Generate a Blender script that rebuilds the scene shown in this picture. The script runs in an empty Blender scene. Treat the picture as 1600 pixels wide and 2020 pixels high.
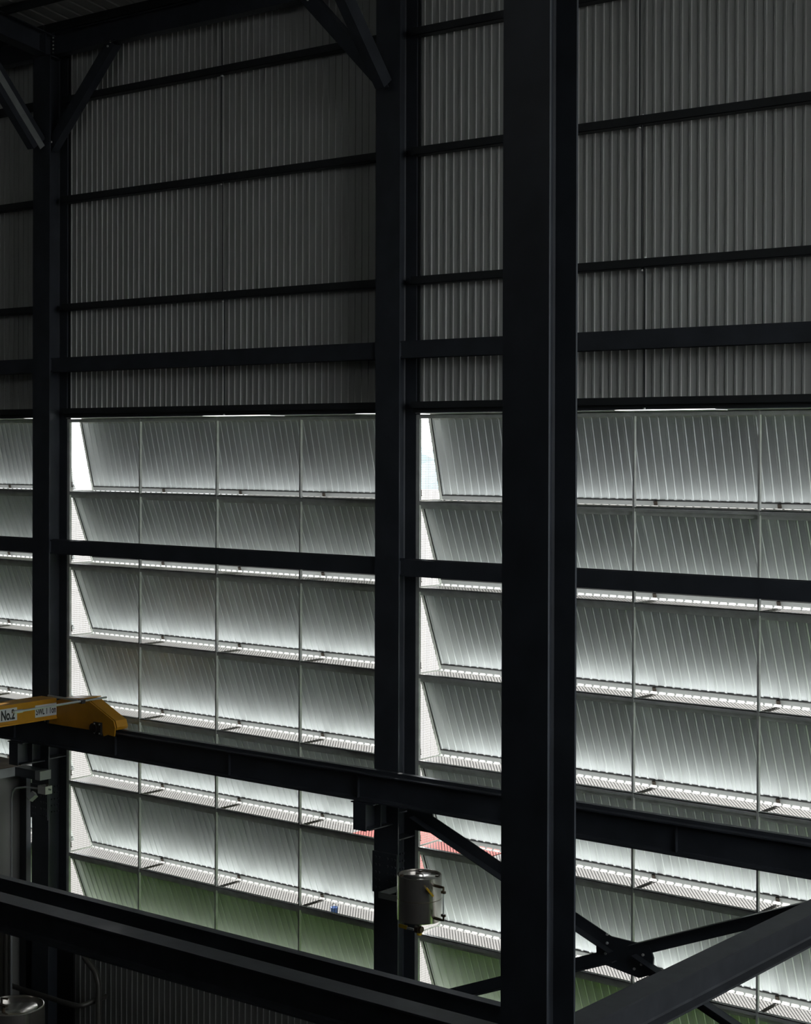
import bpy, math, random
from mathutils import Vector, Matrix

S = bpy.context.scene
random.seed(7)

# ------------------------------------------------------------------ camera
H = 10.0                                  # eye height above the hall floor
YAW, PITCH, ROLL = map(math.radians, (38.603, 0.241, 0.165))
FPX, PPY, CAMY = 3307.8, 898.6, -14.832
_fw = Vector((-math.sin(YAW), math.cos(YAW), 0)); _rt = Vector((math.cos(YAW), math.sin(YAW), 0)); _up = Vector((0, 0, 1))
_f2 = _fw*math.cos(PITCH) - _up*math.sin(PITCH); _u2 = _up*math.cos(PITCH) + _fw*math.sin(PITCH)
_r3 = _rt*math.cos(ROLL) + _u2*math.sin(ROLL); _u3 = _u2*math.cos(ROLL) - _rt*math.sin(ROLL)
cam = bpy.data.cameras.new('camera'); camo = bpy.data.objects.new('camera', cam)
S.collection.objects.link(camo); S.camera = camo
camo.matrix_world = Matrix(((_r3.x, _u3.x, -_f2.x, 0), (_r3.y, _u3.y, -_f2.y, CAMY), (_r3.z, _u3.z, -_f2.z, H), (0, 0, 0, 1)))
cam.sensor_fit = 'HORIZONTAL'; cam.sensor_width = 36.0
cam.lens = FPX/1600*36.0
cam.shift_y = -(1010-PPY)/1600
cam.clip_end = 2000

# ------------------------------------------------------------------ sky, exposure
wd = bpy.data.worlds.new('sky'); S.world = wd; wd.use_nodes = True
bg = wd.node_tree.nodes['Background']
bg.inputs['Color'].default_value = (0.93, 0.97, 1.0, 1)
bg.inputs['Strength'].default_value = 1.5
sun = bpy.data.lights.new('sun', 'SUN'); suno = bpy.data.objects.new('sun', sun); S.collection.objects.link(suno)
sun.energy = 6.0; sun.angle = math.radians(2.0); sun.color = (1.0, .97, .92)
suno.rotation_euler = Vector((-.25, .85, .42)).to_track_quat('Z', 'Y').to_euler()
S.view_settings.view_transform = 'Standard'; S.view_settings.look = 'None'
S.view_settings.exposure = 1.7; S.view_settings.gamma = 1.0; S.view_settings.use_curve_mapping = False

# ------------------------------------------------------------------ materials
M = {}
def mat(name, col, rough=.5, metal=0.0, spec=.5, noise=0.0, nscale=4.0, stretch=(1, 1, 1), bump=0.0, col2=None):
    m = bpy.data.materials.new(name); m.use_nodes = True
    nt = m.node_tree; b = nt.nodes['Principled BSDF']
    b.inputs['Roughness'].default_value = rough; b.inputs['Metallic'].default_value = metal
    b.inputs['Specular IOR Level'].default_value = spec
    b.inputs['Base Color'].default_value = (*col, 1)
    if noise or bump:
        tc = nt.nodes.new('ShaderNodeTexCoord'); mp = nt.nodes.new('ShaderNodeMapping')
        mp.inputs['Scale'].default_value = stretch
        nz = nt.nodes.new('ShaderNodeTexNoise'); nz.inputs['Scale'].default_value = nscale; nz.inputs['Detail'].default_value = 6
        nt.links.new(tc.outputs['Object'], mp.inputs['Vector']); nt.links.new(mp.outputs['Vector'], nz.inputs['Vector'])
        if noise:
            rp = nt.nodes.new('ShaderNodeValToRGB')
            c2 = col2 or tuple(c*(1-noise) for c in col); c1 = col if col2 else tuple(min(1, c*(1+noise)) for c in col)
            rp.color_ramp.elements[0].position = .3; rp.color_ramp.elements[1].position = .7
            rp.color_ramp.elements[0].color = (*c2, 1); rp.color_ramp.elements[1].color = (*c1, 1)
            nt.links.new(nz.outputs['Fac'], rp.inputs['Fac']); nt.links.new(rp.outputs['Color'], b.inputs['Base Color'])
        if bump:
            bp = nt.nodes.new('ShaderNodeBump'); bp.inputs['Strength'].default_value = bump; bp.inputs['Distance'].default_value = .01
            nt.links.new(nz.outputs['Fac'], bp.inputs['Height']); nt.links.new(bp.outputs['Normal'], b.inputs['Normal'])
    M[name] = m
    return m
mat('steel_paint', (.036, .041, .050), .42, 0, .5, .25, 3)
mat('girt_paint', (.026, .029, .031), .5, 0, .4, .2, 3)
mat('beam_top_dust', (.034, .037, .043), .45, 0, .5, .3, 6)
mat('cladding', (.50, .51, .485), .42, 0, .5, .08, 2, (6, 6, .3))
mat('panel_outer', (.45, .463, .468), .5, 0, .5)
mat('panel_rail', (.30, .31, .31), .5, .2, .5)
mat('panel_sheet', (.70, .735, .745), .50, .75, .5, .06, 1.5, (8, 1, .6))
mat('frame_galv', (.60, .62, .59), .5, .2, .5, .15, 8)
mat('mesh_galv', (.09, .087, .08), .55, .2, .5, .1, 10)
mat('cladding_low_shaded', (.20, .205, .195), .5, 0, .4, .08, 2, (6, 6, .3))  # darker copy of cladding: shade on the lower wall put into the colour
mat('roof_sheet', (.48, .49, .46), .6, 0, .4, .1, 3)
mat('brace_lit_face', (.30, .32, .31), .45, .3, .5, .15, 6)  # light falling on the brace face, put into the colour
mat('floor_concrete', (.045, .045, .045), .7, 0, .3, .2, 1)
mat('inner_wall', (.10, .10, .10), .7, 0, .3, .1, 2)
mat('pavement', (.092, .088, .083), .9, 0, .2, .15, .15)
mat('red_paving', (.15, .024, .018), .9, 0, .2, .15, .4)
mat('grey_line', (.12, .125, .13), .9, 0, .2)
mat('grass', (.12, .235, .035), .95, 0, .1, .35, .6)
mat('crane_yellow', (.50, .235, .012), .45, 0, .5, .12, 5)
mat('sign_white', (.62, .63, .63), .5)
mat('black', (.008, .008, .009), .5)
mat('galv_rod', (.50, .53, .52), .35, .6, .5)
mat('stainless', (.50, .475, .44), .20, .9, .5, .08, 3, (30, 30, .3))
mat('brass_dark', (.10, .075, .05), .4, .8)
mat('valve_yellow', (.55, .36, .02), .45)
mat('glass_tube', (.6, .65, .62), .1, 0, .5)
mat('cabin_wall', (.20, .20, .185), .6, 0, .4, .06, 2)
mat('cabin_roof_edge', (.42, .44, .44), .5, 0, .4, .08, 3)
mat('cabin_roof_top', (.16, .125, .10), .8, 0, .3, .25, 4)
mat('grey_plastic', (.28, .29, .29), .5)
mat('white_plastic', (.52, .52, .49), .5)
mat('pipe_dark', (.10, .095, .085), .45, .5)
mat('hill', (.20, .28, .30), .95, 0, .1, .2, .02)
mat('building_pale', (.50, .50, .48), .9, 0, .2)
mat('roof_red', (.40, .12, .09), .9, 0, .2, .2, .5)
mat('barrel_blue', (.02, .07, .22), .5)
mat('rust', (.07, .055, .045), .8, 0, .3, .3, 8)

# ------------------------------------------------------------------ mesh helpers
class MB:
    def __init__(s): s.v = []; s.f = []; s.m = []; s.sm = []
    def add(s, vs, fs, mi=0, smooth=False):
        o = len(s.v); s.v += [tuple(v) for v in vs]
        for f in fs: s.f.append(tuple(i+o for i in f)); s.m.append(mi); s.sm.append(smooth)
        return s
    def box(s, a, b, mi=0):
        (x0, y0, z0), (x1, y1, z1) = a, b
        x0, x1 = min(x0, x1), max(x0, x1); y0, y1 = min(y0, y1), max(y0, y1); z0, z1 = min(z0, z1), max(z0, z1)
        return s.add([(x0, y0, z0), (x1, y0, z0), (x1, y1, z0), (x0, y1, z0), (x0, y0, z1), (x1, y0, z1), (x1, y1, z1), (x0, y1, z1)],
                     [(0, 3, 2, 1), (4, 5, 6, 7), (0, 1, 5, 4), (1, 2, 6, 5), (2, 3, 7, 6), (3, 0, 4, 7)], mi)
    def prism(s, poly, p0, p1, ex, ey, mi=0):
        """extrude a 2-D outline (counter-clockwise in ex, ey) from p0 to p1"""
        p0, p1, ex, ey = map(Vector, (p0, p1, ex, ey)); n = len(poly)
        vs = [p0+ex*a+ey*b for a, b in poly] + [p1+ex*a+ey*b for a, b in poly]
        fs = [(i, (i+1) % n, n+(i+1) % n, n+i) for i in range(n)] + [tuple(range(n-1, -1, -1)), tuple(range(n, 2*n))]
        return s.add(vs, fs, mi)
    def bar(s, p0, p1, w, t, up=(0, 0, 1), mi=0):
        p0, p1 = Vector(p0), Vector(p1); d = (p1-p0).normalized()
        ex = d.cross(Vector(up)).normalized(); ey = ex.cross(d)
        return s.prism([(-w/2, -t/2), (w/2, -t/2), (w/2, t/2), (-w/2, t/2)], p0, p1, ex, ey, mi)
    def tube(s, pts, r, n=8, mi=0, caps=True):
        pts = [Vector(p) for p in pts]; rings = []; prev = None
        for i, p in enumerate(pts):
            d = (pts[min(i+1, len(pts)-1)]-pts[max(i-1, 0)]).normalized()
            if prev is None:
                ref = Vector((0, 0, 1)) if abs(d.z) < .9 else Vector((1, 0, 0)); ex = d.cross(ref).normalized()
            else: ex = (prev - d*prev.dot(d)).normalized()
            prev = ex; ey = d.cross(ex)
            rr = r[i] if isinstance(r, (list, tuple)) else r
            rings.append([p+(ex*math.cos(2*math.pi*k/n)+ey*math.sin(2*math.pi*k/n))*rr for k in range(n)])
        vs = [v for g in rings for v in g]; fs = []
        for i in range(len(pts)-1):
            for k in range(n): fs.append((i*n+k, i*n+(k+1) % n, (i+1)*n+(k+1) % n, (i+1)*n+k))
        s.add(vs, fs, mi, True)
        if caps: s.add(rings[0], [tuple(range(n-1, -1, -1))], mi); s.add(rings[-1], [tuple(range(n))], mi)
        return s
    def lathe(s, prof, c, n=40, mi=0, smooth=True):
        c = Vector(c); vs = []; fs = []
        for r, z in prof:
            for k in range(n): vs.append((c.x+r*math.cos(2*math.pi*k/n), c.y+r*math.sin(2*math.pi*k/n), c.z+z))
        for i in range(len(prof)-1):
            for k in range(n): fs.append((i*n+k, i*n+(k+1) % n, (i+1)*n+(k+1) % n, (i+1)*n+k))
        return s.add(vs, fs, mi, smooth)
    def hex_(s, c, ax, r, t, mi=0):
        c, ax = Vector(c), Vector(ax).normalized(); return s.tube([c, c+ax*t], r, 6, mi)
    def mesh(s, name, mats):
        me = bpy.data.meshes.new(name); me.from_pydata(s.v, [], s.f)
        for m in (mats if isinstance(mats, (list, tuple)) else [mats]): me.materials.append(M[m])
        for p, mi, sm in zip(me.polygons, s.m, s.sm): p.material_index = mi; p.use_smooth = sm
        me.update(); return me

col = S.collection
def obj(name, mb, mats=None, parent=None, loc=None):
    me = mb.mesh(name, mats) if isinstance(mb, MB) else mb
    o = bpy.data.objects.new(name, me); col.objects.link(o)
    if parent is not None:
        o.parent = parent
        if isinstance(mb, MB) and parent.type == 'EMPTY':   # vertices were given in world space
            o.matrix_parent_inverse = Matrix.Translation(parent.location).inverted()
        elif isinstance(mb, MB):
            o.matrix_parent_inverse = (Matrix.Translation(parent.parent.location).inverted() if False else Matrix.Identity(4))
    if loc is not None: o.location = loc
    return o
def tag(o, label=None, cat=None, group=None, kind=None):
    if label: o['label'] = label
    if cat: o['category'] = cat
    if group: o['group'] = group
    if kind: o['kind'] = kind
    return o
def thing(name, loc, label=None, cat=None, group=None, kind=None):
    o = bpy.data.objects.new(name, None); col.objects.link(o); o.location = loc; o.empty_display_size = .2
    return tag(o, label, cat, group, kind)
def inst(name, me, parent, loc=(0, 0, 0), rot=(0, 0, 0)):
    """a mesh placed in its parent's own frame"""
    o = bpy.data.objects.new(name, me); col.objects.link(o); o.parent = parent; o.location = loc; o.rotation_euler = rot
    return o
def ibeam(mb, p0, p1, b, h, tf, tw, up=(0, 0, 1), mi=0):
    """I section, b = flange width, h = depth along 'up' """
    p0, p1 = Vector(p0), Vector(p1); d = (p1-p0).normalized(); ey = Vector(up); ey = (ey-d*ey.dot(d)).normalized(); ex = d.cross(ey)
    B, Hh, w = b/2, h/2, tw/2; q = Hh-tf; r = min(.012, tf)
    poly = [(-B, -Hh), (B, -Hh), (B, -q), (w+r, -q), (w, -q+r), (w, q-r), (w+r, q), (B, q), (B, Hh), (-B, Hh), (-B, q), (-w-r, q), (-w, q-r), (-w, -q+r), (-w-r, -q), (-B, -q)]
    # caps of a concave outline: three convex pieces instead of one n-gon
    n = len(poly); vs = [p0+ex*a+ey*c for a, c in poly]+[p1+ex*a+ey*c for a, c in poly]
    fs = [(i, (i+1) % n, n+(i+1) % n, n+i) for i in range(n)]
    for o_, rev in ((0, True), (n, False)):
        for face in ((0, 1, 2, 3, 14, 15), (3, 4, 5, 6, 11, 12, 13, 14), (6, 7, 8, 9, 10, 11)):
            g = [o_+i for i in face]; fs.append(tuple(g[::-1] if rev else g))
    return mb.add(vs, fs, mi)
ORD = ['first', 'second', 'third', 'fourth', 'fifth', 'sixth', 'seventh', 'eighth', 'ninth', 'tenth', 'eleventh', 'twelfth']

# ------------------------------------------------------------------ main dimensions (x along the wall, y outward, z up)
PW, RH = 1.4, 0.9732                     # vent panel width, row height
BAY = 5.987
XB = [-17.640-BAY, -17.640, -17.640+BAY, -17.640+2*BAY]      # left end of each louvre bay
COLX = [-17.84, -11.85, -5.86]
CW, CD = .344, .32                        # column flange width, column depth
ZT = H+.382                               # top of the louvre frame
ROWS = 7
ZBOT = ZT-ROWS*RH
EAVE = H+5.55
XMIN, XMAX, YMIN = -24.2, 5.0, -24.0
BAYN = ['leftmost', 'middle', 'right']

# ================================================================== setting
def ribs(mb, x0, n, pitch, z0, z1, y=0.0, rib=.028, top=.020, hgt=.010, t=.003, mi=0):
    """profiled sheet, ribs standing proud towards -y; solid with thickness t"""
    pr = []
    for i in range(n):
        a = x0+i*pitch; c = a+pitch/2
        pr += [(a, y), (c-rib/2, y), (c-top/2, y-hgt), (c+top/2, y-hgt), (c+rib/2, y)]
    pr.append((x0+n*pitch, y)); k = len(pr)
    vs = [(a, b, z0) for a, b in pr]+[(a, b, z1) for a, b in pr]+[(a, b+t, z0) for a, b in pr]+[(a, b+t, z1) for a, b in pr]
    fs = []
    for i in range(k-1):
        fs.append((i, i+1, k+i+1, k+i)); fs.append((2*k+i+1, 2*k+i, 3*k+i, 3*k+i+1))
        fs.append((i+1, i, 2*k+i, 2*k+i+1)); fs.append((k+i, k+i+1, 3*k+i+1, 3*k+i))
    fs += [(0, k, 3*k, 2*k), (k-1, 3*k-1, 4*k-1, 2*k-1)]
    return mb.add(vs, fs, mi)

wall_back = thing('wall_back', (0, .03, 0), kind='structure')
SP = .1022; NR = 10; SW = NR*SP
ZC0 = ZT+.06
me_up = ribs(MB(), 0, NR, SP, 0, H+5.60-ZC0).mesh('cladding_sheet', 'cladding')
me_full = ribs(MB(), 0, NR, SP, 0, H+5.60).mesh('cladding_sheet', 'cladding')
me_low = ribs(MB(), 0, NR, SP, 0, ZBOT-.06).mesh('cladding_sheet', 'cladding_low_shaded')
x = -17.64-.05-6*SW-.0     # sheets run on past both ends of the view
XL_FULL = XB[0]+2*PW       # left of this the wall is plain cladding
k = 0
x = -24.2
xs = []
xx = -17.69
while xx > -24: xx -= SW
while xx < XMAX: xs.append(xx); xx += SW
for xx in xs:
    full = (xx+SW <= XL_FULL+.3) or xx >= XB[2]+4*PW-.1
    if full: inst('cladding_sheet', me_full, wall_back, (xx, 0, 0))
    else:
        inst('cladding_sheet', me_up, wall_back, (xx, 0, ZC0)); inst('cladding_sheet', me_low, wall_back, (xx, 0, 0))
# vertical flashings that close the wall behind each column
for i, cx in enumerate(COLX):
    o = obj('flashing', MB().box((cx-.21, .012, 0), (cx+.20, .03, EAVE)), 'girt_paint', wall_back)
    o.matrix_parent_inverse = Matrix.Translation(-wall_back.location)

def struct(name, mb, m): return tag(obj(name, mb, m), kind='structure')
struct('floor', MB().box((XMIN, YMIN, -.3), (XMAX, 0, 0)), 'floor_concrete')
struct('wall_left', MB().box((XMIN-.2, YMIN, 0), (XMIN, .05, EAVE+6)), 'inner_wall')
struct('wall_front', MB().box((XMIN, YMIN-.2, 0), (XMAX, YMIN, H+7.6)).box((XMIN, YMIN-.2, H+7.95), (XMAX, YMIN, EAVE+6)), 'inner_wall')   # unseen slot behind the camera, added to let in fill light
# right end wall with its tall open doorway (the daylight that rakes along the cladding)
DY0, DY1, DZ1 = -9.5, -0.4, H+5.5
wr = MB()
wr.box((XMAX, YMIN, 0), (XMAX+.2, DY0, EAVE+6)).box((XMAX, DY1, 0), (XMAX+.2, .05, EAVE+6)).box((XMAX, DY0, DZ1), (XMAX+.2, DY1, EAVE+6))
wr.box((XMAX, DY0, 0), (XMAX+.2, DY1, H-1.5))
struct('wall_right', wr, 'inner_wall')

# roof: profiled sheets on purlins, rising away from the wall
SL = .165
roof = thing('ceiling', (0, 0, H+5.62), kind='structure')
rl = 24.5
def slope_sheet(x0, w):
    mb = MB(); n = 4; pr = []
    for i in range(n):
        a = x0+i*w/n; c = a+w/n/2
        pr += [(a, 0), (c-.03, 0), (c-.018, .03), (c+.018, .03), (c+.03, 0)]
    pr.append((x0+w, 0)); k = len(pr); vs = []
    for (yy, zz) in ((.12, -.12*SL), (-rl, rl*SL)):
        for t in (0, .004): vs += [(a, yy, zz+b+t) for a, b in pr]
    fs = []
    for i in range(k-1): fs += [(i, i+1, 2*k+i+1, 2*k+i), (k+i+1, k+i, 3*k+i, 3*k+i+1), (i+1, i, k+i, k+i+1), (2*k+i, 2*k+i+1, 3*k+i+1, 3*k+i)]
    fs += [(0, 2*k, 3*k, k), (k-1, 2*k-1, 4*k-1, 3*k-1)]
    return mb.add(vs, fs).mesh('roof_sheet', 'roof_sheet')
me_roof = slope_sheet(0, 1.0)
for i in range(int(XMAX-XMIN)+1): inst('roof_sheet', me_roof, roof, (XMIN+i, 0, 0))

# ground outside
struct('ground', MB().box((-260, -200, -.6), (200, 320, -.4)), 'pavement')
struct('grass_strip', MB().box((-60, .1, -.38), (40, 4.5, -.33)), 'grass')

# ================================================================== steel frame
def column(cx, y0, y1, ztop, label, nm='steel_column', splice=False, bracket=False, stiff=()):
    c = thing(nm, (cx, (y0+y1)/2, 0), label, 'column')
    yc = (y0+y1)/2; d = y1-y0
    obj('shaft', ibeam(MB(), (cx, yc, 0), (cx, yc, ztop), CW, d, .018, .012, (0, 1, 0)), 'steel_paint', c)
    for z in stiff:
        for s in (-1, 1):
            obj('stiffener_plate', MB().box((cx+s*.006, y0+.018, z-.007), (cx+s*(CW/2-.004), y1-.018, z+.007)), 'steel_paint', c)
    obj('base_plate', MB().box((cx-.26, yc-.26, 0), (cx+.26, yc+.26, .03)), 'steel_paint', c)
    if splice:
        z0, z1 = H-4.98, H-4.52
        sp = obj('splice_plate', MB().box((cx-CW/2-.012, y0-.016, z0), (cx+CW/2-.004, y0, z1)), 'steel_paint', c)
        b = MB()
        for a in (-.13, -.08, .04, .10, .145):
            for q in range(5): b.hex_((cx+a, y0-.016, z0+.06+q*.085), (0, -1, 0), .013, .014)
        tag(obj('bolts', b, 'steel_paint', c), kind='stuff')
        b = MB()
        for a in (.07, .12, .17, .22, .27):
            for q in range(5): b.hex_((cx+.008, y0+.02+a, z0+.06+q*.085), (1, 0, 0), .013, .018)
        tag(obj('bolts', b, 'steel_paint', c), kind='stuff')
    if bracket:
        zt = H-3.895
        m = MB(); ibeam(m, (cx, y0, zt-.15), (cx, -.72, zt-.15), .2, .30, .014, .01)
        obj('runway_bracket', m, 'steel_paint', c)
        obj('bracket_end_plate', MB().box((cx-.13, -.735, zt-.31), (cx+.05, -.72, zt-.01)), 'steel_paint', c)
        obj('packing_plate', MB().box((cx-.16, -.74, zt-.012), (cx+.16, -.46, zt)), 'steel_paint', c)
        for s in (-1, 1): obj('bracket_rib', MB().box((cx+s*.007, -.53, zt-.29), (cx+s*.095, -.52, zt-.012)), 'steel_paint', c)
    return c
stf = (H-4.05, H-4.10+.0, H-4.34)
column(COLX[0], -CD, 0, H+5.24, 'dark steel column carrying the yellow crane end, at far left', splice=True, bracket=True, stiff=(H-4.16,))
column(COLX[1], -CD, 0, H+5.24, 'dark steel column with the stainless tank hung from it', splice=True, bracket=True, stiff=(H-4.06, H-4.36))
column(COLX[2], -CD, 0, H+5.24, 'dark steel wall column at the right end of the right bay', bracket=True)
column(-5.855, -6.32, -6.0, EAVE+1.2, 'broad dark steel column standing free in the foreground')

def tie(i, z0, z1, label):
    x0 = (COLX[i-1]+.012) if i else XMIN; x1 = COLX[i]-.012
    t = thing('tie_beam', ((x0+x1)/2, -.2, z0), label, 'beam', 'tie beams between the wall columns')
    m = MB(); b = .17; yc = -.2
    ibeam(m, (x0, yc, (z0+z1)/2), (x1, yc, (z0+z1)/2), z1-z0, b, .012, .01, (0, 1, 0)); obj('beam', m, 'steel_paint', t)
    if i:
        m = MB().box((x0-.004, -.30, z0+.02), (x0+.16, -.287, z1-.02)); obj('cleat', m, 'steel_paint', t)
        b_ = MB()
        for dz in (-.045, .045): b_.hex_((x0+.10, -.30, (z0+z1)/2+dz), (0, -1, 0), .014, .014)
        tag(obj('bolts', b_, 'steel_paint', t), kind='stuff')
    return t
for i in range(3):
    tie(i, H+1.005, H+1.195, f'dark steel tie beam crossing the cladding above the louvres, {BAYN[i]} bay')
    tie(i, H-1.42, H-1.232, f'dark steel tie beam crossing in front of the louvres, {BAYN[i]} bay')

# cold-formed girts
def girt_mesh(x0, x1, z0, z1, y0, y1):
    h = z1-z0; t = .006; lip = .022
    # C section opening downward-out, front web towards the hall
    poly = [(y0, z0), (y0+t, z0), (y0+t, z1-t), (y1, z1-t), (y1, z1), (y0, z1)]
    mb = MB()
    n = len(poly); vs = [(x0, a, b) for a, b in poly]+[(x1, a, b) for a, b in poly]
    fs = [((i+1) % n, i, n+i, n+(i+1) % n) for i in range(n)]+[(0, 1, 2, 5), (2, 3, 4, 5), (n+5, n+2, n+1, n), (n+5, n+4, n+3, n+2)]
    mb.add(vs, fs)
    mb.box((x0, y0, z0), (x1, y1, z0+t)).box((x0, y1-t, z0), (x1, y1, z0+lip))
    return mb
GZ = [(4.66, 'topmost'), (3.325, 'second from top'), (1.88, 'third from top')]
for i in range(3):
    x0 = (COLX[i-1]+.175) if i else XMIN; x1 = COLX[i]-.175
    for gz, w in GZ:
        tag(obj('wall_girt', girt_mesh(x0, x1, H+gz-.045, H+gz+.045, -.12, .012), 'girt_paint'),
            f'thin dark girt on the ribbed cladding, {w} in the {BAYN[i]} bay', 'girt', 'girts on the upper cladding')
    g = thing('lintel', ((x0+x1)/2, -.06, H+.45), f'dark lintel girt right above the louvre frame, {BAYN[i]} bay', 'lintel', 'lintels over the louvres')
    obj('lintel_girt', girt_mesh(x0, x1, H+.445, H+.525, -.12, .012), 'girt_paint', g)
    obj('drip_flashing', MB().box((x0, -.075, H+.400), (x1, -.06, H+.447)).box((x0, -.06, H+.44), (x1, .012, H+.447)), 'girt_paint', g)

# sag rods at mid bay
for i in (1, 2):
    xm = (-14.68, -8.73)[i-1]
    lv = [5.25, 4.66, 3.325, 1.88, .48]
    pos = ['under the eave', 'second from the eave', 'third from the eave', 'lowest, just above the lintel']
    for q in range(4):
        xo = xm+(-.032 if q == 1 else .0 if q == 2 else .035 if q == 3 else -.02)
        t = thing('sag_rod', (xo, -.06, H+lv[q+1]), f'thin vertical sag rod in the {BAYN[i]} bay, {pos[q]}', 'rod', 'sag rods between girts')
        obj('rod', MB().tube([(xo, -.07, H+lv[q+1]-.06), (xo, -.07, H+lv[q]+.02)], .008, 6), 'girt_paint', t)
        obj('nut', MB().hex_((xo, -.07, H+lv[q+1]-.062), (0, 0, -1), .018, .016), 'frame_galv', t)
        obj('nut', MB().hex_((xo, -.07, H+lv[q]+.05), (0, 0, 1), .016, .014), 'frame_galv', t)

# eave beams, knee braces, rafters, purlins
for i in range(3):
    x0 = (COLX[i-1]+.012) if i else XMIN; x1 = COLX[i]-.012
    t = thing('eave_beam', ((x0+x1)/2, -.17, EAVE-.3), f'dark eave beam under the roof edge, {BAYN[i]} bay', 'beam', 'eave beams')
    obj('beam', ibeam(MB(), (x0, -.17, H+5.395), (x1, -.17, H+5.395), .16, .29, .012, .008), 'steel_paint', t)
    obj('eave_purlin', MB().box((x0, -.285, H+5.545), (x1, -.279, H+5.66)).box((x0, -.285, H+5.545), (x1, -.22, H+5.551)), 'girt_paint', t)
    b = MB()
    for q in range(5): b.hex_((x0+.06, -.178, H+5.30+q*.05), (0, -1, 0), .012, .012)
    tag(obj('bolts', b, 'frame_galv', t), kind='stuff')
def knee(p0, p1, w, d, label, m='steel_paint', up=(0, 1, 0), w2=0):
    p0, p1 = Vector(p0), Vector(p1)
    t = thing('knee_brace', p0, label, 'brace', 'knee braces under the roof')
    ax = (p1-p0).normalized(); upv = Vector(up); ex = ax.cross(upv).normalized()
    # channel: web + two legs
    mb = MB(); poly = [(-w/2, -d/2), (w/2, -d/2), (w/2, -d/2+.01), (-w/2+.01, -d/2+.01), (-w/2+.01, d/2-.01), (w/2, d/2-.01), (w/2, d/2), (-w/2, d/2)]
    n = 8; vs = [p0+ex*a+upv*b for a, b in poly]+[p1+ex*a+upv*b for a, b in poly]
    fs = [(i, (i+1) % n, n+(i+1) % n, n+i) for i in range(n)]
    for o_ in (0, n): fs += [tuple(o_+i for i in f) for f in ((0, 1, 2, 3), (0, 3, 4, 7), (4, 5, 6, 7))]
    mb.add(vs, fs); obj('channel', mb, m, t)
    if w2: tag(obj('lit_face_strip', MB().bar(p0-ax*.06+upv*(d/2+.006), p1+upv*(d/2+.006), .008, w2, tuple(ex)), 'brace_lit_face', t), 'pale strip painting the lit face of the brace')  # added pale strip: paints the sheen on the lit face
    for p, s in ((p0, 1), (p1, -1)):
        c = p+ax*s*.06
        obj('end_cleat', MB().bar(c-ax*.10, c+ax*.10, .012, d*.8, tuple(upv)), 'steel_paint', t)
        b = MB()
        for k in (-.03, .04): b.hex_(c+ax*k-upv*(d/2), -upv, .014, .016)
        tag(obj('bolts', b, 'frame_galv', t), kind='stuff')
    return t
knee((COLX[0]+.03, -.17, H+4.02), (-16.55, -.17, H+5.27), .16, .12, 'dark knee brace rising right from the far left column to the eave')
knee((COLX[1]-.04, -.17, H+4.0), (-13.20, -.17, H+5.30), .17, .12, 'dark knee brace rising left from the tank column to the eave')
knee((COLX[0]-.0, -.40, H+4.05), (COLX[0]-.0, -1.62, H+5.50), .25, .13, 'knee brace, lit face painted pale, leaning out from the far left column to the rafter', up=(1, 0, 0), w2=.095)
knee((COLX[1]-.0, -.40, H+4.05), (COLX[1]-.0, -1.75, H+5.70), .17, .13, 'dark knee brace leaning out from the tank column towards the hall', up=(1, 0, 0))
for i, cx in enumerate(COLX):
    zr = H+5.355
    t = thing('roof_rafter', (cx, -.4, zr), f'dark sloping roof rafter resting on the {["far left","tank carrying","right end wall"][i]} column', 'rafter', 'roof rafters')
    L = 23.2
    obj('beam', ibeam(MB(), (cx, -.05, zr), (cx, -.05-L, zr+L*SL), .22, .29, .014, .009), 'steel_paint', t)
    obj('end_plate', MB().box((cx-.13, -.36, zr-.12), (cx+.13, -.345, zr+.16)), 'steel_paint', t)
for q in range(16):
    yy = -.95-q*1.2; zz = H+5.62-yy*SL-.085
    tag(obj('roof_purlin', MB().box((XMIN, yy-.03, zz-.05), (XMAX, yy-.024, zz+.07)).box((XMIN, yy-.03, zz+.064), (XMAX, yy+.03, zz+.07)).box((XMIN, yy-.08, zz-.05), (XMAX, yy-.024, zz-.044)), 'girt_paint'),
        f'dark roof purlin under the roof sheets, {ORD[q] if q < 12 else str(q+1)+"th"} from the louvred wall', 'purlin', 'roof purlins') if q < 6 else None

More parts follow.
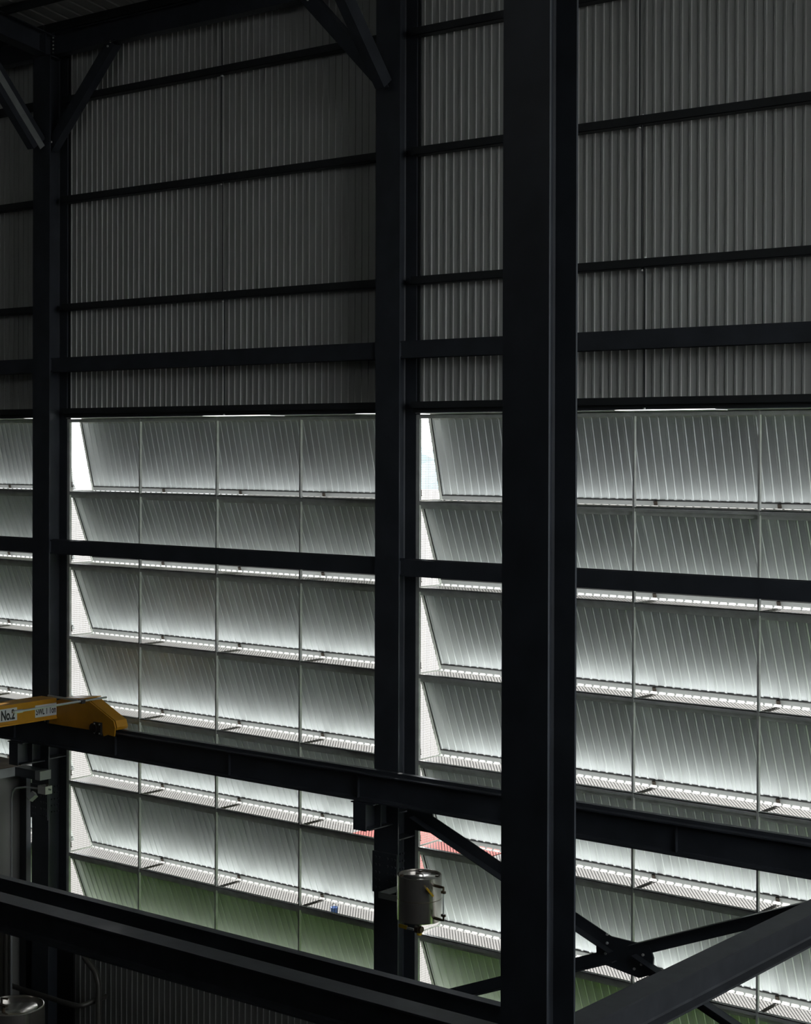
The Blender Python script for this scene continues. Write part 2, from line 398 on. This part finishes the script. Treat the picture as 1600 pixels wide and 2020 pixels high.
# ================================================================== louvred wall
PT = .05                                  # depth of a vent panel's frame
def panel_meshes(ytop, ybot, zb):
    """sheet + rails of one vent panel; local origin at its top left hinge corner, x along the wall"""
    L = Vector((0, ybot-ytop, zb)); ln = L.length; d = L.normalized(); nrm = Vector((0, d.z, -d.y))  # towards the hall and down
    if nrm.y > 0: nrm = -nrm
    def P(x_, a, b): return Vector((x_, ytop, 0))+d*a+nrm*b
    sh = MB(); n = 14; pitch = PW/n; pr = []
    for i in range(n):
        a = i*pitch; c = a+pitch/2
        pr += [(a, 0), (c-.018, 0), (c-.011, .0065), (c+.011, .0065), (c+.018, 0)]
    pr.append((PW, 0)); k = len(pr); vs = []
    for a in (.01, ln-.064):
        for t in (0, -.004): vs += [P(px, a, b+t) for px, b in pr]
    fs = []
    for i in range(k-1):
        fs += [(i+1, i, 2*k+i, 2*k+i+1), (i, i+1, k+i+1, k+i), (2*k+i+1, 2*k+i, 3*k+i, 3*k+i+1)]
    fs += [(0, k, 3*k, 2*k), (k-1, 3*k-1, 4*k-1, 2*k-1)]
    sh.add(vs, fs); sh.add(vs, [(k+i, k+i+1, 3*k+i+1, 3*k+i) for i in range(k-1)], 1)   # outer faces: pale paint
    def railbox(x0, x1, a0, a1, b0, b1):
        m = MB(); q = [P(x0, a0, b0), P(x1, a0, b0), P(x1, a1, b0), P(x0, a1, b0), P(x0, a0, b1), P(x1, a0, b1), P(x1, a1, b1), P(x0, a1, b1)]
        return m.add(q, [(0, 3, 2, 1), (4, 5, 6, 7), (0, 1, 5, 4), (1, 2, 6, 5), (2, 3, 7, 6), (3, 0, 4, 7)])
    bot = railbox(0, PW, ln-.062, ln-.012, -.02, .012)
    # drip tongues under the bottom rail, one at each rib: the slit of daylight shows between them
    for i in range(n):
        c = i*pitch+pitch/2; q = [P(c-.008, ln-.014, -.01), P(c+.008, ln-.014, -.01), P(c+.008, ln+.012, -.01), P(c-.008, ln+.012, -.01),
                                  P(c-.008, ln-.014, .006), P(c+.008, ln-.014, .006), P(c+.008, ln+.012, .006), P(c-.008, ln+.012, .006)]
        bot.add(q, [(0, 3, 2, 1), (4, 5, 6, 7), (0, 1, 5, 4), (1, 2, 6, 5), (2, 3, 7, 6), (3, 0, 4, 7)])
    seal = railbox(0, PW, ln-.074, ln-.060, -.012, .010)
    top = railbox(0, PW, -.02, .025, -.02, .004)
    lef = railbox(.0, .034, 0, ln-.012, -.02, .016)
    sseal = railbox(.034, .042, 0, ln-.06, -.01, .014)
    rib = railbox(PW-.03, PW-.004, 0, ln-.012, -.03, -.006)
    catch = railbox(.002, .04, ln-.06, ln-.02, .012, .024)
    return [('sheet', sh.mesh('sheet', ['panel_sheet', 'panel_outer'])), ('bottom_rail', bot.mesh('bottom_rail', 'panel_rail')), ('seal_strip', seal.mesh('seal_strip', 'black')), ('top_rail', top.mesh('top_rail', 'frame_galv')),
            ('side_rail', lef.mesh('side_rail', 'frame_galv')), ('side_seal', sseal.mesh('side_seal', 'black')), ('back_stiffener', rib.mesh('back_stiffener', 'frame_galv')), ('catch', catch.mesh('catch', 'rust'))]
pm_row1 = panel_meshes(.19, .42, -(RH-.03))
pm_rest = panel_meshes(.055, .412, -(RH-.074))

# expanded-metal shelf, one shared mesh
SD = .40
def shelf_mesh():
    mb = MB(); px, py = .040, .050; w = .0075; nx = int(PW/px); ny = int(round((SD-.0)/py))
    for j in range(ny):
        for i in range(nx):
            x0 = i*px; y0 = j*py
            for (ax, ay, bx, by) in ((x0, y0+py/2, x0+px/2, y0), (x0+px/2, y0, x0+px, y0+py/2), (x0, y0+py/2, x0+px/2, y0+py), (x0+px/2, y0+py, x0+px, y0+py/2)):
                dx, dy = bx-ax, by-ay; l = math.hypot(dx, dy); nx_, ny_ = -dy/l*w/2, dx/l*w/2
                mb.add([(ax+nx_, ay+ny_, .0006), (ax-nx_, ay-ny_, .0), (bx-nx_, by-ny_, .0), (bx+nx_, by+ny_, .0006),
                        (ax, ay, -.0012), (bx, by, -.0012)], [(0, 1, 2, 3), (1, 4, 5, 2), (4, 0, 3, 5)])
    return mb.mesh('expanded_mesh', 'mesh_galv')
me_shelf = shelf_mesh()
me_edge = MB().box((0, SD-.004, -.010), (PW, SD+.006, .0)).mesh('outer_edge_bar', 'frame_galv')
me_arm = MB().box((.0, 0, -.022), (.03, SD-.005, -.016)).box((.0, 0, -.016), (.005, SD-.005, -.002)).mesh('support_arm', 'rust')
def screen_mesh(y_top, y_bot, h):
    """woven wire screen closing the end of a row, in the y-z plane; tapers upward with the panel"""
    mb = MB(); p = .0265; r = .0021
    def lim(z): return y_top+(y_bot-y_top)*(h-z)/h      # panel line at height z above the shelf
    def wire(a, b): mb.tube([a, b], r, 4, caps=False)
    z = .012
    while z < h-.01:
        if lim(z)-.02 > .0: wire((0, .0, z), (0, lim(z)-.012, z))
        z += p
    y = .012
    while y < y_bot-.01:
        zt = h if y <= y_top else h*(1-(y-y_top)/(y_bot-y_top))
        wire((.002, y, 0), (.002, y, max(.02, zt-.01))); y += p
    return mb.mesh('wire_mesh', 'mesh_galv')
scr1 = screen_mesh(.19, .42, RH-.05); scr2 = screen_mesh(.055, .412, RH-.09)
me_sfoot = MB().box((-.006, 0, -.004), (.006, .41, .010)).mesh('bottom_bar', 'frame_galv')
me_spost = MB().box((-.008, .40, -.02), (.008, .415, .10)).mesh('corner_post', 'frame_galv')
me_slatch = MB().box((-.006, .018, .06), (.012, .034, .13)).box((-.01, .014, .055), (.006, .05, .066)).mesh('latch', 'rust')

for bi in range(3):
    bx = XB[bi]; cols = range(2, 4) if bi == 0 else range(4)
    xa = bx+cols[0]*PW; xb = bx+4*PW
    fr = thing('louvre_frame', ((xa+xb)/2, 0, ZBOT), f'light grey steel grid frame holding the vent panels of the {BAYN[bi]} bay', 'frame', 'louvre frames')
    for c in list(cols)+[4]:
        xm = bx+c*PW; e = c in (0, 4)
        m = MB()
        if e and c == 0: m.box((xm-.028, -.012, ZBOT), (xm+.022, .02, ZT)).box((xm-.028, .02, ZBOT), (xm-.02, .06, ZT))
        elif e: m.box((xm-.022, -.012, ZBOT), (xm+.028, .02, ZT)).box((xm+.02, .02, ZBOT), (xm+.028, .06, ZT))
        else: m.box((xm-.012, -.014, ZBOT), (xm+.010, .022, ZT))
        obj('mullion', m, 'frame_galv', fr)
    for u0, u1, dz in ((xa, bx+2.6, 0), (bx+2.6, bx+3.75, -.007), (bx+3.75, bx+5.1, 0), (bx+5.1, xb, -.005)):
        u0 = max(u0, xa)
        if u1 > u0: obj('head_flashing', MB().box((u0, -.058, ZT+.012+dz), (u1, .21, ZT+.018+dz)).box((u0, .205, ZT-.03), (u1, .212, ZT+.012+dz)), 'frame_galv', fr)
    for r in range(ROWS+1):
        z = ZT-r*RH; m = MB()
        m.box((xa, -.01, z-.045), (xb, .0, z)).box((xa, -.01, z-.008), (xb, .045, z))
        obj('transom', m, 'frame_galv', fr)
        if r:
            obj('hinge_strip', MB().box((xa, .018, z-.085), (xb, .026, z-.03)), 'frame_galv', fr)
    for r in range(ROWS):
        z = ZT-r*RH
        for c in cols:
            px = bx+c*PW
            where = f'{ORD[c]} from left in the {BAYN[bi]} bay' if bi else 'leftmost bay, ' + ('beside the column' if c == 3 else 'picture edge')
            green = ', tinted green' if r == 6 else ''
            t = thing('vent_panel', (px, 0, z-.035 if r == 0 else z-.06), f'grey ribbed vent panel{green}, {ORD[r]} row down, {where}', 'vent panel', 'vent panels of the louvred wall')
            for nm, me in (pm_row1 if r == 0 else pm_rest):
                if nm in ('side_rail', 'side_seal') and c != 0: continue
                if nm == 'catch' and c == 0: continue
                inst(nm, me, t)
            if r < ROWS:
                sh = thing('mesh_shelf', (px, .012, z-RH), f'expanded metal shelf below the {ORD[r]} row of panels, {where}', 'mesh shelf', 'mesh shelves under the vent panels')
                inst('expanded_mesh', me_shelf, sh); inst('outer_edge_bar', me_edge, sh)
                if c: inst('support_arm', me_arm, sh)
        if bi:
            t = thing('wire_screen', (bx+.0, .01, z-RH), f'white-lit square wire screen at the left end of the {ORD[r]} row, {BAYN[bi]} bay', 'wire screen', 'wire screens at the row ends')
            inst('wire_mesh', scr1 if r == 0 else scr2, t); inst('bottom_bar', me_sfoot, t); inst('corner_post', me_spost, t); inst('latch', me_slatch, t)

# ================================================================== crane runway on the wall side
t = thing('crane_runway', (-12, -.6, H-3.88), 'long dark crane runway beam passing in front of the two far columns', 'beam')
RX0, RX1 = XMIN, 2.0
obj('runway_beam', ibeam(MB(), (RX0, -.6, H-3.7315), (RX1, -.6, H-3.7315), .22, .313, .016, .010), 'steel_paint', t)
obj('crane_rail', MB().box((RX0, -.63, H-3.575), (RX1, -.565, H-3.540)), 'steel_paint', t)
for q in range(10):
    sx = -20.0+q*2.0
    obj('web_stiffener', MB().box((sx-.005, -.640, H-3.872), (sx+.005, -.605, H-3.592)), 'steel_paint', t)

# cross bracing in the right bay, in the plane of the columns
YB = -.17
t = thing('cross_brace', (-8.85, YB, H-5.1), 'dark X brace with a square centre gusset in front of the right bay louvres', 'brace')
cxz = Vector((-8.84, YB, H-5.10))
g0 = MB().prism([(-.278, .135), (-.335, .0), (-.331, -.155), (.172, -.225), (.324, -.16), (.335, .005), (.287, .12)], cxz+Vector((0, -.012, 0)), cxz+Vector((0, .012, 0)), (1, 0, 0), (0, 0, 1))
obj('gusset_plate', g0, 'steel_paint', t)
def arm(dx, dz, s0=.12):
    d = Vector((dx, 0, dz)); p0 = cxz+d.normalized()*s0
    m = MB(); ex = d.normalized().cross(Vector((0, 1, 0)))
    m.bar(p0, cxz+d, .012, .13, tuple(ex.normalized())) ; m.bar(p0+Vector((0, -.055, 0))+ex.normalized()*.06, cxz+d+Vector((0, -.055, 0))+ex.normalized()*.06, .11, .010, tuple(ex.normalized()))
    obj('brace_angle', m, 'steel_paint', t)
arm(-2.70, 1.06); arm(2.75, 1.10); arm(-2.75, -1.10); arm(2.75, -1.08)
obj('end_gusset', MB().box((-11.66, YB-.01, H-4.25), (-11.30, YB+.01, H-3.89)), 'steel_paint', t)
b = MB()
for dx, dz in ((-.22, -.05), (-.20, .06), (.22, .02), (.2, -.08), (-.2, .15), (.12, -.14)): b.hex_(cxz+Vector((dx, -.012, dz)), (0, -1, 0), .014, .014)
tag(obj('bolts', b, 'frame_galv', t), kind='stuff')

# ================================================================== mezzanine steel in the foreground
t = thing('floor_beam', (-10, -6.17, H-3.94), 'dark steel beam with a pale worn top edge, lower left foreground', 'beam')
obj('beam', ibeam(MB(), (XMIN, -6.175, H-3.805), (-5.87, -6.175, H-3.805), .19, .25, .014, .009), 'beam_top_dust', t)
obj('end_cleat', MB().box((-6.02, -6.19, H-3.9), (-5.9, -6.17, H-3.7)), 'steel_paint', t)
t = thing('floor_beam', (-10, -5.65, H-4.0), 'dark steel beam running just behind the beam with a pale top edge', 'beam')
obj('beam', ibeam(MB(), (XMIN, -5.59, H-3.905), (-5.6, -5.59, H-3.905), .08, .31, .012, .009), 'steel_paint', t)
t = thing('floor_beam', (-5.84, -3.2, H-3.93), 'dark steel beam slanting up across the lower right corner', 'beam')
obj('beam', ibeam(MB(), (-5.84, -5.98, H-3.80), (-5.84, -.33, H-3.80), .20, .26, .016, .010), 'beam_top_dust', t)
obj('end_plate', MB().box((-5.95, -6.0, H-3.95), (-5.73, -5.98, H-3.65)), 'steel_paint', t)

# ================================================================== yellow overhead crane
cr = thing('overhead_crane', (-17.3, -.6, H-3.55), 'yellow overhead crane end with white signs, riding the wall runway', 'crane')
GX = -17.0
m = MB(); ex, ez = (1, 0, 0), (0, 0, 1)
prof = [(-18.2, -3.575), (-16.12, -3.575), (-16.10, -3.63), (-16.02, -3.60), (-15.90, -3.61), (-15.885, -3.50), (-15.915, -3.42), (-16.42, -3.195), (-16.90, -3.235), (-17.3, -3.35), (-18.1, -3.45), (-18.25, -3.50)]
m.prism([(a, max(b, -3.535)) for a, b in prof if b not in (-3.63, -3.60)], (0, -.52, H), (0, -.70, H), ex, ez)
obj('side_plate', MB().prism([(a, b) for a, b in prof], (0, -.718, H), (0, -.735, H), ex, ez), 'crane_yellow', cr)
obj('end_carriage', m, 'crane_yellow', cr)
obj('cover_plate', MB().prism([(-16.90, -3.232), (-16.44, -3.192), (-16.44, -3.180), (-16.90, -3.220)], (0, -.48, H), (0, -.76, H), (1, 0, 0), (0, 0, 1)), 'crane_yellow', cr)
m = MB().box((GX-.30, -5.4, H-3.475), (GX, -.74, H-3.232))
gd = obj('bridge_girder', m, 'crane_yellow', cr)
obj('bottom_flange', MB().box((GX-.32, -5.4, H-3.495), (GX+.012, -.74, H-3.475)), 'crane_yellow', cr)
obj('wheel_guard', MB().box((-16.26, -.765, H-3.615), (-16.12, -.736, H-3.46)).tube([(-16.26, -.738, H-3.54), (-16.26, -.775, H-3.54)], .065, 16), 'black', cr)
obj('buffer', MB().box((GX-.35, -.765, H-3.575), (GX-.15, -.736, H-3.50)), 'black', cr)
b = MB()
for px, pz in ((-16.235, -3.48), (-16.14, -3.48), (-16.14, -3.595), (-16.235, -3.595)): b.hex_((px, -.765, H+pz), (0, -1, 0), .011, .01)
b.hex_((GX-.30, -.765, H-3.54), (0, -1, 0), .011, .01); b.hex_((GX-.20, -.765, H-3.545), (0, -1, 0), .011, .01)
tag(obj('bolts', b, 'galv_rod', cr), kind='stuff')
def lettering(txt, size, parent, y, z, xw, wd):
    c = bpy.data.curves.new('lettering', 'FONT'); c.body = txt; c.size = size; c.align_x = 'CENTER'; c.align_y = 'CENTER'; c.extrude = .0008; c.offset = .0055 if size > .15 else .0022
    o = bpy.data.objects.new('tmp', c); col.objects.link(o); dg = bpy.context.evaluated_depsgraph_get()
    me = bpy.data.meshes.new_from_object(o.evaluated_get(dg)); bpy.data.objects.remove(o)
    me.materials.clear(); me.materials.append(M['black'])
    l = bpy.data.objects.new('lettering', me); col.objects.link(l); l.parent = parent
    l.matrix_parent_inverse = Matrix.Translation(cr.location)          # placed in world space under sign > crane
    l.matrix_parent_inverse = parent.matrix_parent_inverse.inverted() @ Matrix.Translation(-cr.location) if False else Matrix.Identity(4)
    l.matrix_basis = Matrix.Translation((xw, y, z)) @ Matrix(((0, 0, 1, 0), (wd, 0, 0, 0), (0, 1, 0, 0), (0, 0, 0, 1)))
    return l
for txt, y0, y1, z0, z1, sz, wd in (('No.2', -1.665, -1.378, H-3.435, H-3.275, .17, .62), ('SWL 1 Ton', -1.09, -.745, H-3.445, H-3.29, .125, .55)):
    sg = obj('sign', MB().box((GX, y0, z0), (GX+.006, y1, z1)), 'sign_white', cr)
    lettering(txt, sz, sg, (y0+y1)/2, (z0+z1)/2-.008, GX+.0075, wd)
obj('guard_rod', MB().tube([(-16.36, -1.95, H-3.205), (-16.36, -.46, H-3.195)], .014, 8), 'galv_rod', cr)
obj('cross_rod', MB().tube([(-17.02, -.86, H-3.19), (-16.34, -.86, H-3.20)], .014, 8), 'galv_rod', cr)
obj('rod_clamp', MB().box((-16.40, -.89, H-3.225), (-16.33, -.83, H-3.18)), 'black', cr)
obj('rod_coupling', MB().tube([(-16.36, -1.93, H-3.205), (-16.36, -1.80, H-3.205)], .022, 8), 'galv_rod', cr)

# ================================================================== stainless tank on the second column
TX, TY, TR = -11.035, -.75, .24
tk = thing('steel_tank', (TX, TY, H-5.02), 'small stainless steel tank with sight glass hung on the dark column', 'tank')
z0, z1 = H-5.03, H-4.545
hh = z1-z0
shl = MB().lathe([(0, .004), (TR-.01, .004), (TR, .014)], (TX, TY, z0), 56).lathe([(TR, .014), (TR, hh-.006)], (TX, TY, z0), 56)
shl.lathe([(TR, hh-.006), (TR-.003, hh), (TR-.012, hh)], (TX, TY, z0), 56).lathe([(TR-.012, hh), (TR-.015, hh-.03)], (TX, TY, z0), 56).lathe([(TR-.015, hh-.03), (0, hh-.03)], (TX, TY, z0), 56)
obj('shell', shl, 'stainless', tk)
obj('weld_seam', MB().lathe([(TR, .235), (TR+.002, .238), (TR, .241)], (TX, TY, z0), 56), 'brass_dark', tk)
ld = obj('lid', MB().lathe([(0, .014), (TR-.05, .012), (TR-.04, .004), (TR-.04, 0)], (TX, TY, z1-.03), 48), 'stainless', tk)
obj('handle', MB().tube([(TX-.05, TY, z1-.018), (TX-.045, TY, z1+.005), (TX+.045, TY, z1+.005), (TX+.05, TY, z1-.018)], .008, 8), 'stainless', tk)
for k in range(4):
    a = .6+k*1.571; obj('lid_clip', MB().box((TX+.19*math.cos(a)-.015, TY+.19*math.sin(a)-.015, z1-.03), (TX+.19*math.cos(a)+.015, TY+.19*math.sin(a)+.015, z1-.008)), 'brass_dark', tk)
# mounting arms back to the column
obj('mounting_arm', MB().box((-11.625, -.724, H-4.905), (-11.262, -.716, H-4.84)), 'galv_rod', tk)
obj('mounting_arm', MB().box((-11.628, -.716, H-4.905), (-11.62, -.336, H-4.84)), 'steel_paint', tk)
obj('arm_foot', MB().box((-11.70, -.342, H-4.93), (-11.56, -.336, H-4.81)), 'steel_paint', tk)
obj('arm_clamp', MB().box((-11.285, -.745, H-4.905), (-11.24, -.725, H-4.84)).tube([(-11.235, -.80, H-4.865), (-11.235, -.74, H-4.865)], .011, 8).tube([(-11.19, -.91, H-4.872), (-11.20, -.86, H-4.868)], .011, 8), 'brass_dark', tk)
# sight glass on the right
sx, sy = TX+TR+.10, TY-.05
sgl = obj('sight_glass', MB().tube([(sx+.02, sy, z0+.10), (sx+.02, sy, z1-.10)], .009, 10), 'glass_tube', tk)
for zz in (z0+.065, z1-.075):
    obj('gauge_pipe', MB().tube([(TX+TR-.03, sy+.01, zz), (sx-.03, sy, zz), (sx+.02, sy, zz), (sx+.02, sy, zz+(.045 if zz < (z0+z1)/2 else -.045))], [.016, .016, .013, .012], 10), 'brass_dark', tk)
    zc = zz+(.05 if zz < (z0+z1)/2 else -.05)
    obj('gauge_cock', MB().box((sx-.005, sy-.012, zc-.012), (sx+.045, sy+.012, zc+.012)).tube([(sx+.02, sy, zc), (sx+.05, sy-.04, zc+.01)], .006, 6), 'brass_dark', tk)
vd = Vector((.86, -.51, 0)); vp = Vector((TX, TY, z1-.12))+vd*(TR-.01)
obj('vent_valve', MB().tube([vp, vp+vd*.07], .018, 10), 'brass_dark', tk)
obj('valve_lever', MB().bar(vp+vd*.07+Vector((-.03, -.02, .045)), vp+vd*.075+Vector((.03, .02, -.04)), .032, .014), 'valve_yellow', tk)
obj('drain_pipe', MB().tube([(TX, TY, z0+.01), (TX, TY, z0-0.140)], .028, 12), 'stainless', tk)
obj('drain_valve', MB().tube([(TX-.045, TY-.01, z0-0.100), (TX+.045, TY-.01, z0-0.100)], .034, 12).box((TX-.02, TY-.06, z0-0.130), (TX+.02, TY, z0-0.070)), 'brass_dark', tk)
obj('drain_lever', MB().bar((TX-.03, TY-.06, z0-0.100), (TX-.13, TY-.06, z0-0.100), .012, .022), 'galv_rod', tk)
obj('lever_grip', MB().bar((TX-.12, TY-.06, z0-0.095), (TX-.23, TY-.06, z0-0.090), .02, .036), 'valve_yellow', tk)
obj('outlet_cap', MB().tube([(TX, TY, z0-0.140), (TX, TY, z0-0.165)], .03, 10), 'valve_yellow', tk)

# ================================================================== lower left corner
t = thing('cabin', (-18.4, -.35, 0), 'pale grey cabin with an overhanging roof slab, cut by the left edge', 'cabin')
obj('body', MB().box((-22.5, -.75, 0), (-18.42, -.19, H-4.46)), 'cabin_wall', t)
obj('roof_slab', MB().box((-22.8, -1.1, H-4.465), (-18.34, -.02, H-4.345)), 'cabin_roof_edge', t)
obj('roof_felt', MB().box((-22.8, -1.1, H-4.345), (-18.36, -.02, H-4.335)), 'cabin_roof_top', t)
obj('corner_trim', MB().box((-18.45, -.20, 0), (-18.28, -.12, H-4.46)), 'steel_paint', t)
t = thing('junction_box', (-17.85, -.40, H-4.4), 'dark box with a grey end on the far left column face', 'box')
obj('body', MB().box((-18.12, -.52, H-4.41), (-17.70, -.335, H-4.29)), 'steel_paint', t)
obj('end_cover', MB().box((-17.70, -.52, H-4.41), (-17.60, -.335, H-4.29)), 'grey_plastic', t)
t = thing('security_camera', (-17.66, -.40, H-4.6), 'small white camera and box fixed to the far left column', 'camera')
obj('back_box', MB().box((-17.73, -.45, H-4.605), (-17.575, -.335, H-4.50)), 'white_plastic', t)
obj('housing', MB().bar((-17.72, -.50, H-4.60), (-17.78, -.55, H-4.67), .08, .075, (0, -1, .2)), 'grey_plastic', t)
obj('lens', MB().tube([(-17.775, -.545, H-4.665), (-17.785, -.553, H-4.677)], .028, 14), 'black', t)
obj('indicator', MB().tube([(-17.60, -.40, H-4.50), (-17.60, -.40, H-4.47)], .010, 8), 'rust', t)
obj('cable_gland', MB().tube([(-17.575, -.39, H-4.54), (-17.52, -.39, H-4.54)], .012, 8), 'galv_rod', t)
pts = [(-17.73, -.42, H-4.55), (-17.95, -.47, H-4.545), (-18.05, -.56, H-4.56), (-18.12, -.56, H-4.62), (-18.14, -.56, H-4.72), (-18.14, -.56, 0.0)]
tag(obj('cable_conduit', MB().tube(pts, .014, 8), 'grey_plastic'), 'thin grey conduit curving down beside the pale cabin', 'conduit')
VX, VY = -16.28, -2.0
t = thing('round_vessel', (VX, VY, 0), 'stainless vessel with a flat lid in the bottom left corner', 'vessel')
zt = H-6.72
obj('shell', MB().lathe([(.30, 0), (.38, .05)], (VX, VY, 0), 48).lathe([(.38, .05), (.38, zt-.01)], (VX, VY, 0), 48).lathe([(.38, zt-.01), (.375, zt), (.36, zt)], (VX, VY, 0), 48).lathe([(.36, zt), (.355, zt-.03)], (VX, VY, 0), 48).lathe([(.355, zt-.03), (0, zt-.03)], (VX, VY, 0), 48), 'stainless', t)
obj('lid', MB().lathe([(0, .02), (.28, .014), (.30, 0)], (VX, VY, zt-.03), 40), 'stainless', t)
obj('lid_handle', MB().tube([(VX-.08, VY-.1, zt), (VX-.08, VY-.1, zt+.09), (VX-.04, VY-.04, zt+.07)], .014, 8), 'brass_dark', t)
obj('valve', MB().tube([(VX+.08, VY-.2, zt-.02), (VX+.08, VY-.2, zt+.06)], .022, 10).box((VX+.02, VY-.22, zt+.05), (VX+.14, VY-.18, zt+.07)), 'brass_dark', t)
obj('valve_grip', MB().bar((VX+.10, VY-.36, zt-.14), (VX+.16, VY-.40, zt-.20), .03, .03), 'valve_yellow', t)
tag(obj('bent_pipe', MB().tube([(-18.38, -.45, H-7.28), (-17.2, -.45, H-7.28), (-16.92, -.45, H-7.27), (-16.86, -.40, H-7.26), (-16.86, -.02, H-7.24)], .035, 10), 'pipe_dark'),
    'dark bent pipe returning into the lower ribbed wall', 'pipe')
tag(obj('vertical_pipe', MB().tube([(-17.02, -.25, H-6.70), (-16.80, -.25, H-6.85), (-16.74, -.25, H-7.0), (-16.74, -.25, 0)], .04, 10), 'pipe_dark'),
    'dark pipe dropping down the lower ribbed wall', 'pipe')
tag(obj('pipe_stub', MB().tube([(-19.4, -1.4, H-6.25), (-17.75, -1.4, H-6.28)], .06, 12).tube([(-17.80, -1.4, H-6.28), (-17.72, -1.4, H-6.282)], .075, 12), 'pipe_dark'),
    'fat pipe with a flanged end under the pale-edged beam', 'pipe')
tag(obj('door_frame_post', MB().box((-18.35, -.6, 0), (-18.27, -.5, H-6.5)).box((-18.24, -.6, 0), (-18.21, -.5, H-6.5)), 'pipe_dark'), 'dim narrow post above the round vessel', 'post')
struct('dark_doorway_1', MB().box((-18.6, -.03, 0), (-17.5, .005, H-6.7)), 'black')  # black panel paints the darkness of the open doorway

# ================================================================== beyond the wall
def patch(name, px0, px1, py0, py1, m, z, label, cat): tag(obj(name, MB().box((px0, py0, z-.02 if z < -.3795 else z-.0008), (px1, py1, z)), m), label, cat)
patch('red_paving', -29.3, -24.9, 16.5, 23.5, 'red_paving', -.38, 'red paved yard seen through the wire screens outside', 'paving')
patch('paving_stripe', -29.8, -24.5, 21.3, 22.1, 'grey_line', -.379, 'pale grey stripe crossing the red paving outside', 'stripe')
bk = thing('bucket', (-24.43, 13.28, -.4), 'small blue bucket on the pale yard seen through the mesh', 'bucket')
obj('pail', MB().lathe([(0, 0), (.075, 0), (.085, .2), (.09, .2), (.09, .21), (.08, .21), (.07, .02), (0, .02)], (-24.43, 13.28, -.4), 20), 'barrel_blue', bk)
obj('handle', MB().tube([(-24.515, 13.28, -.2), (-24.49, 13.28, -.13), (-24.43, 13.28, -.11), (-24.37, 13.28, -.13), (-24.345, 13.28, -.2)], .006, 6), 'black', bk)
random.seed(3)
hm = MB(); nh = 60
for j in range(2):
    pass
vs = []; fs = []
for i in range(nh+1):
    xx = -420+i*10; hh = 14+6*math.sin(i*.31)+4*math.sin(i*.83+1)
    vs += [(xx, 300+xx*-.15, -1), (xx, 330+xx*-.15, hh), (xx, 380+xx*-.15, -1)]
for i in range(nh):
    a = 3*i; fs += [(a, a+3, a+4, a+1), (a+1, a+4, a+5, a+2)]
struct('distant_hills', MB().add(vs, fs), 'hill')
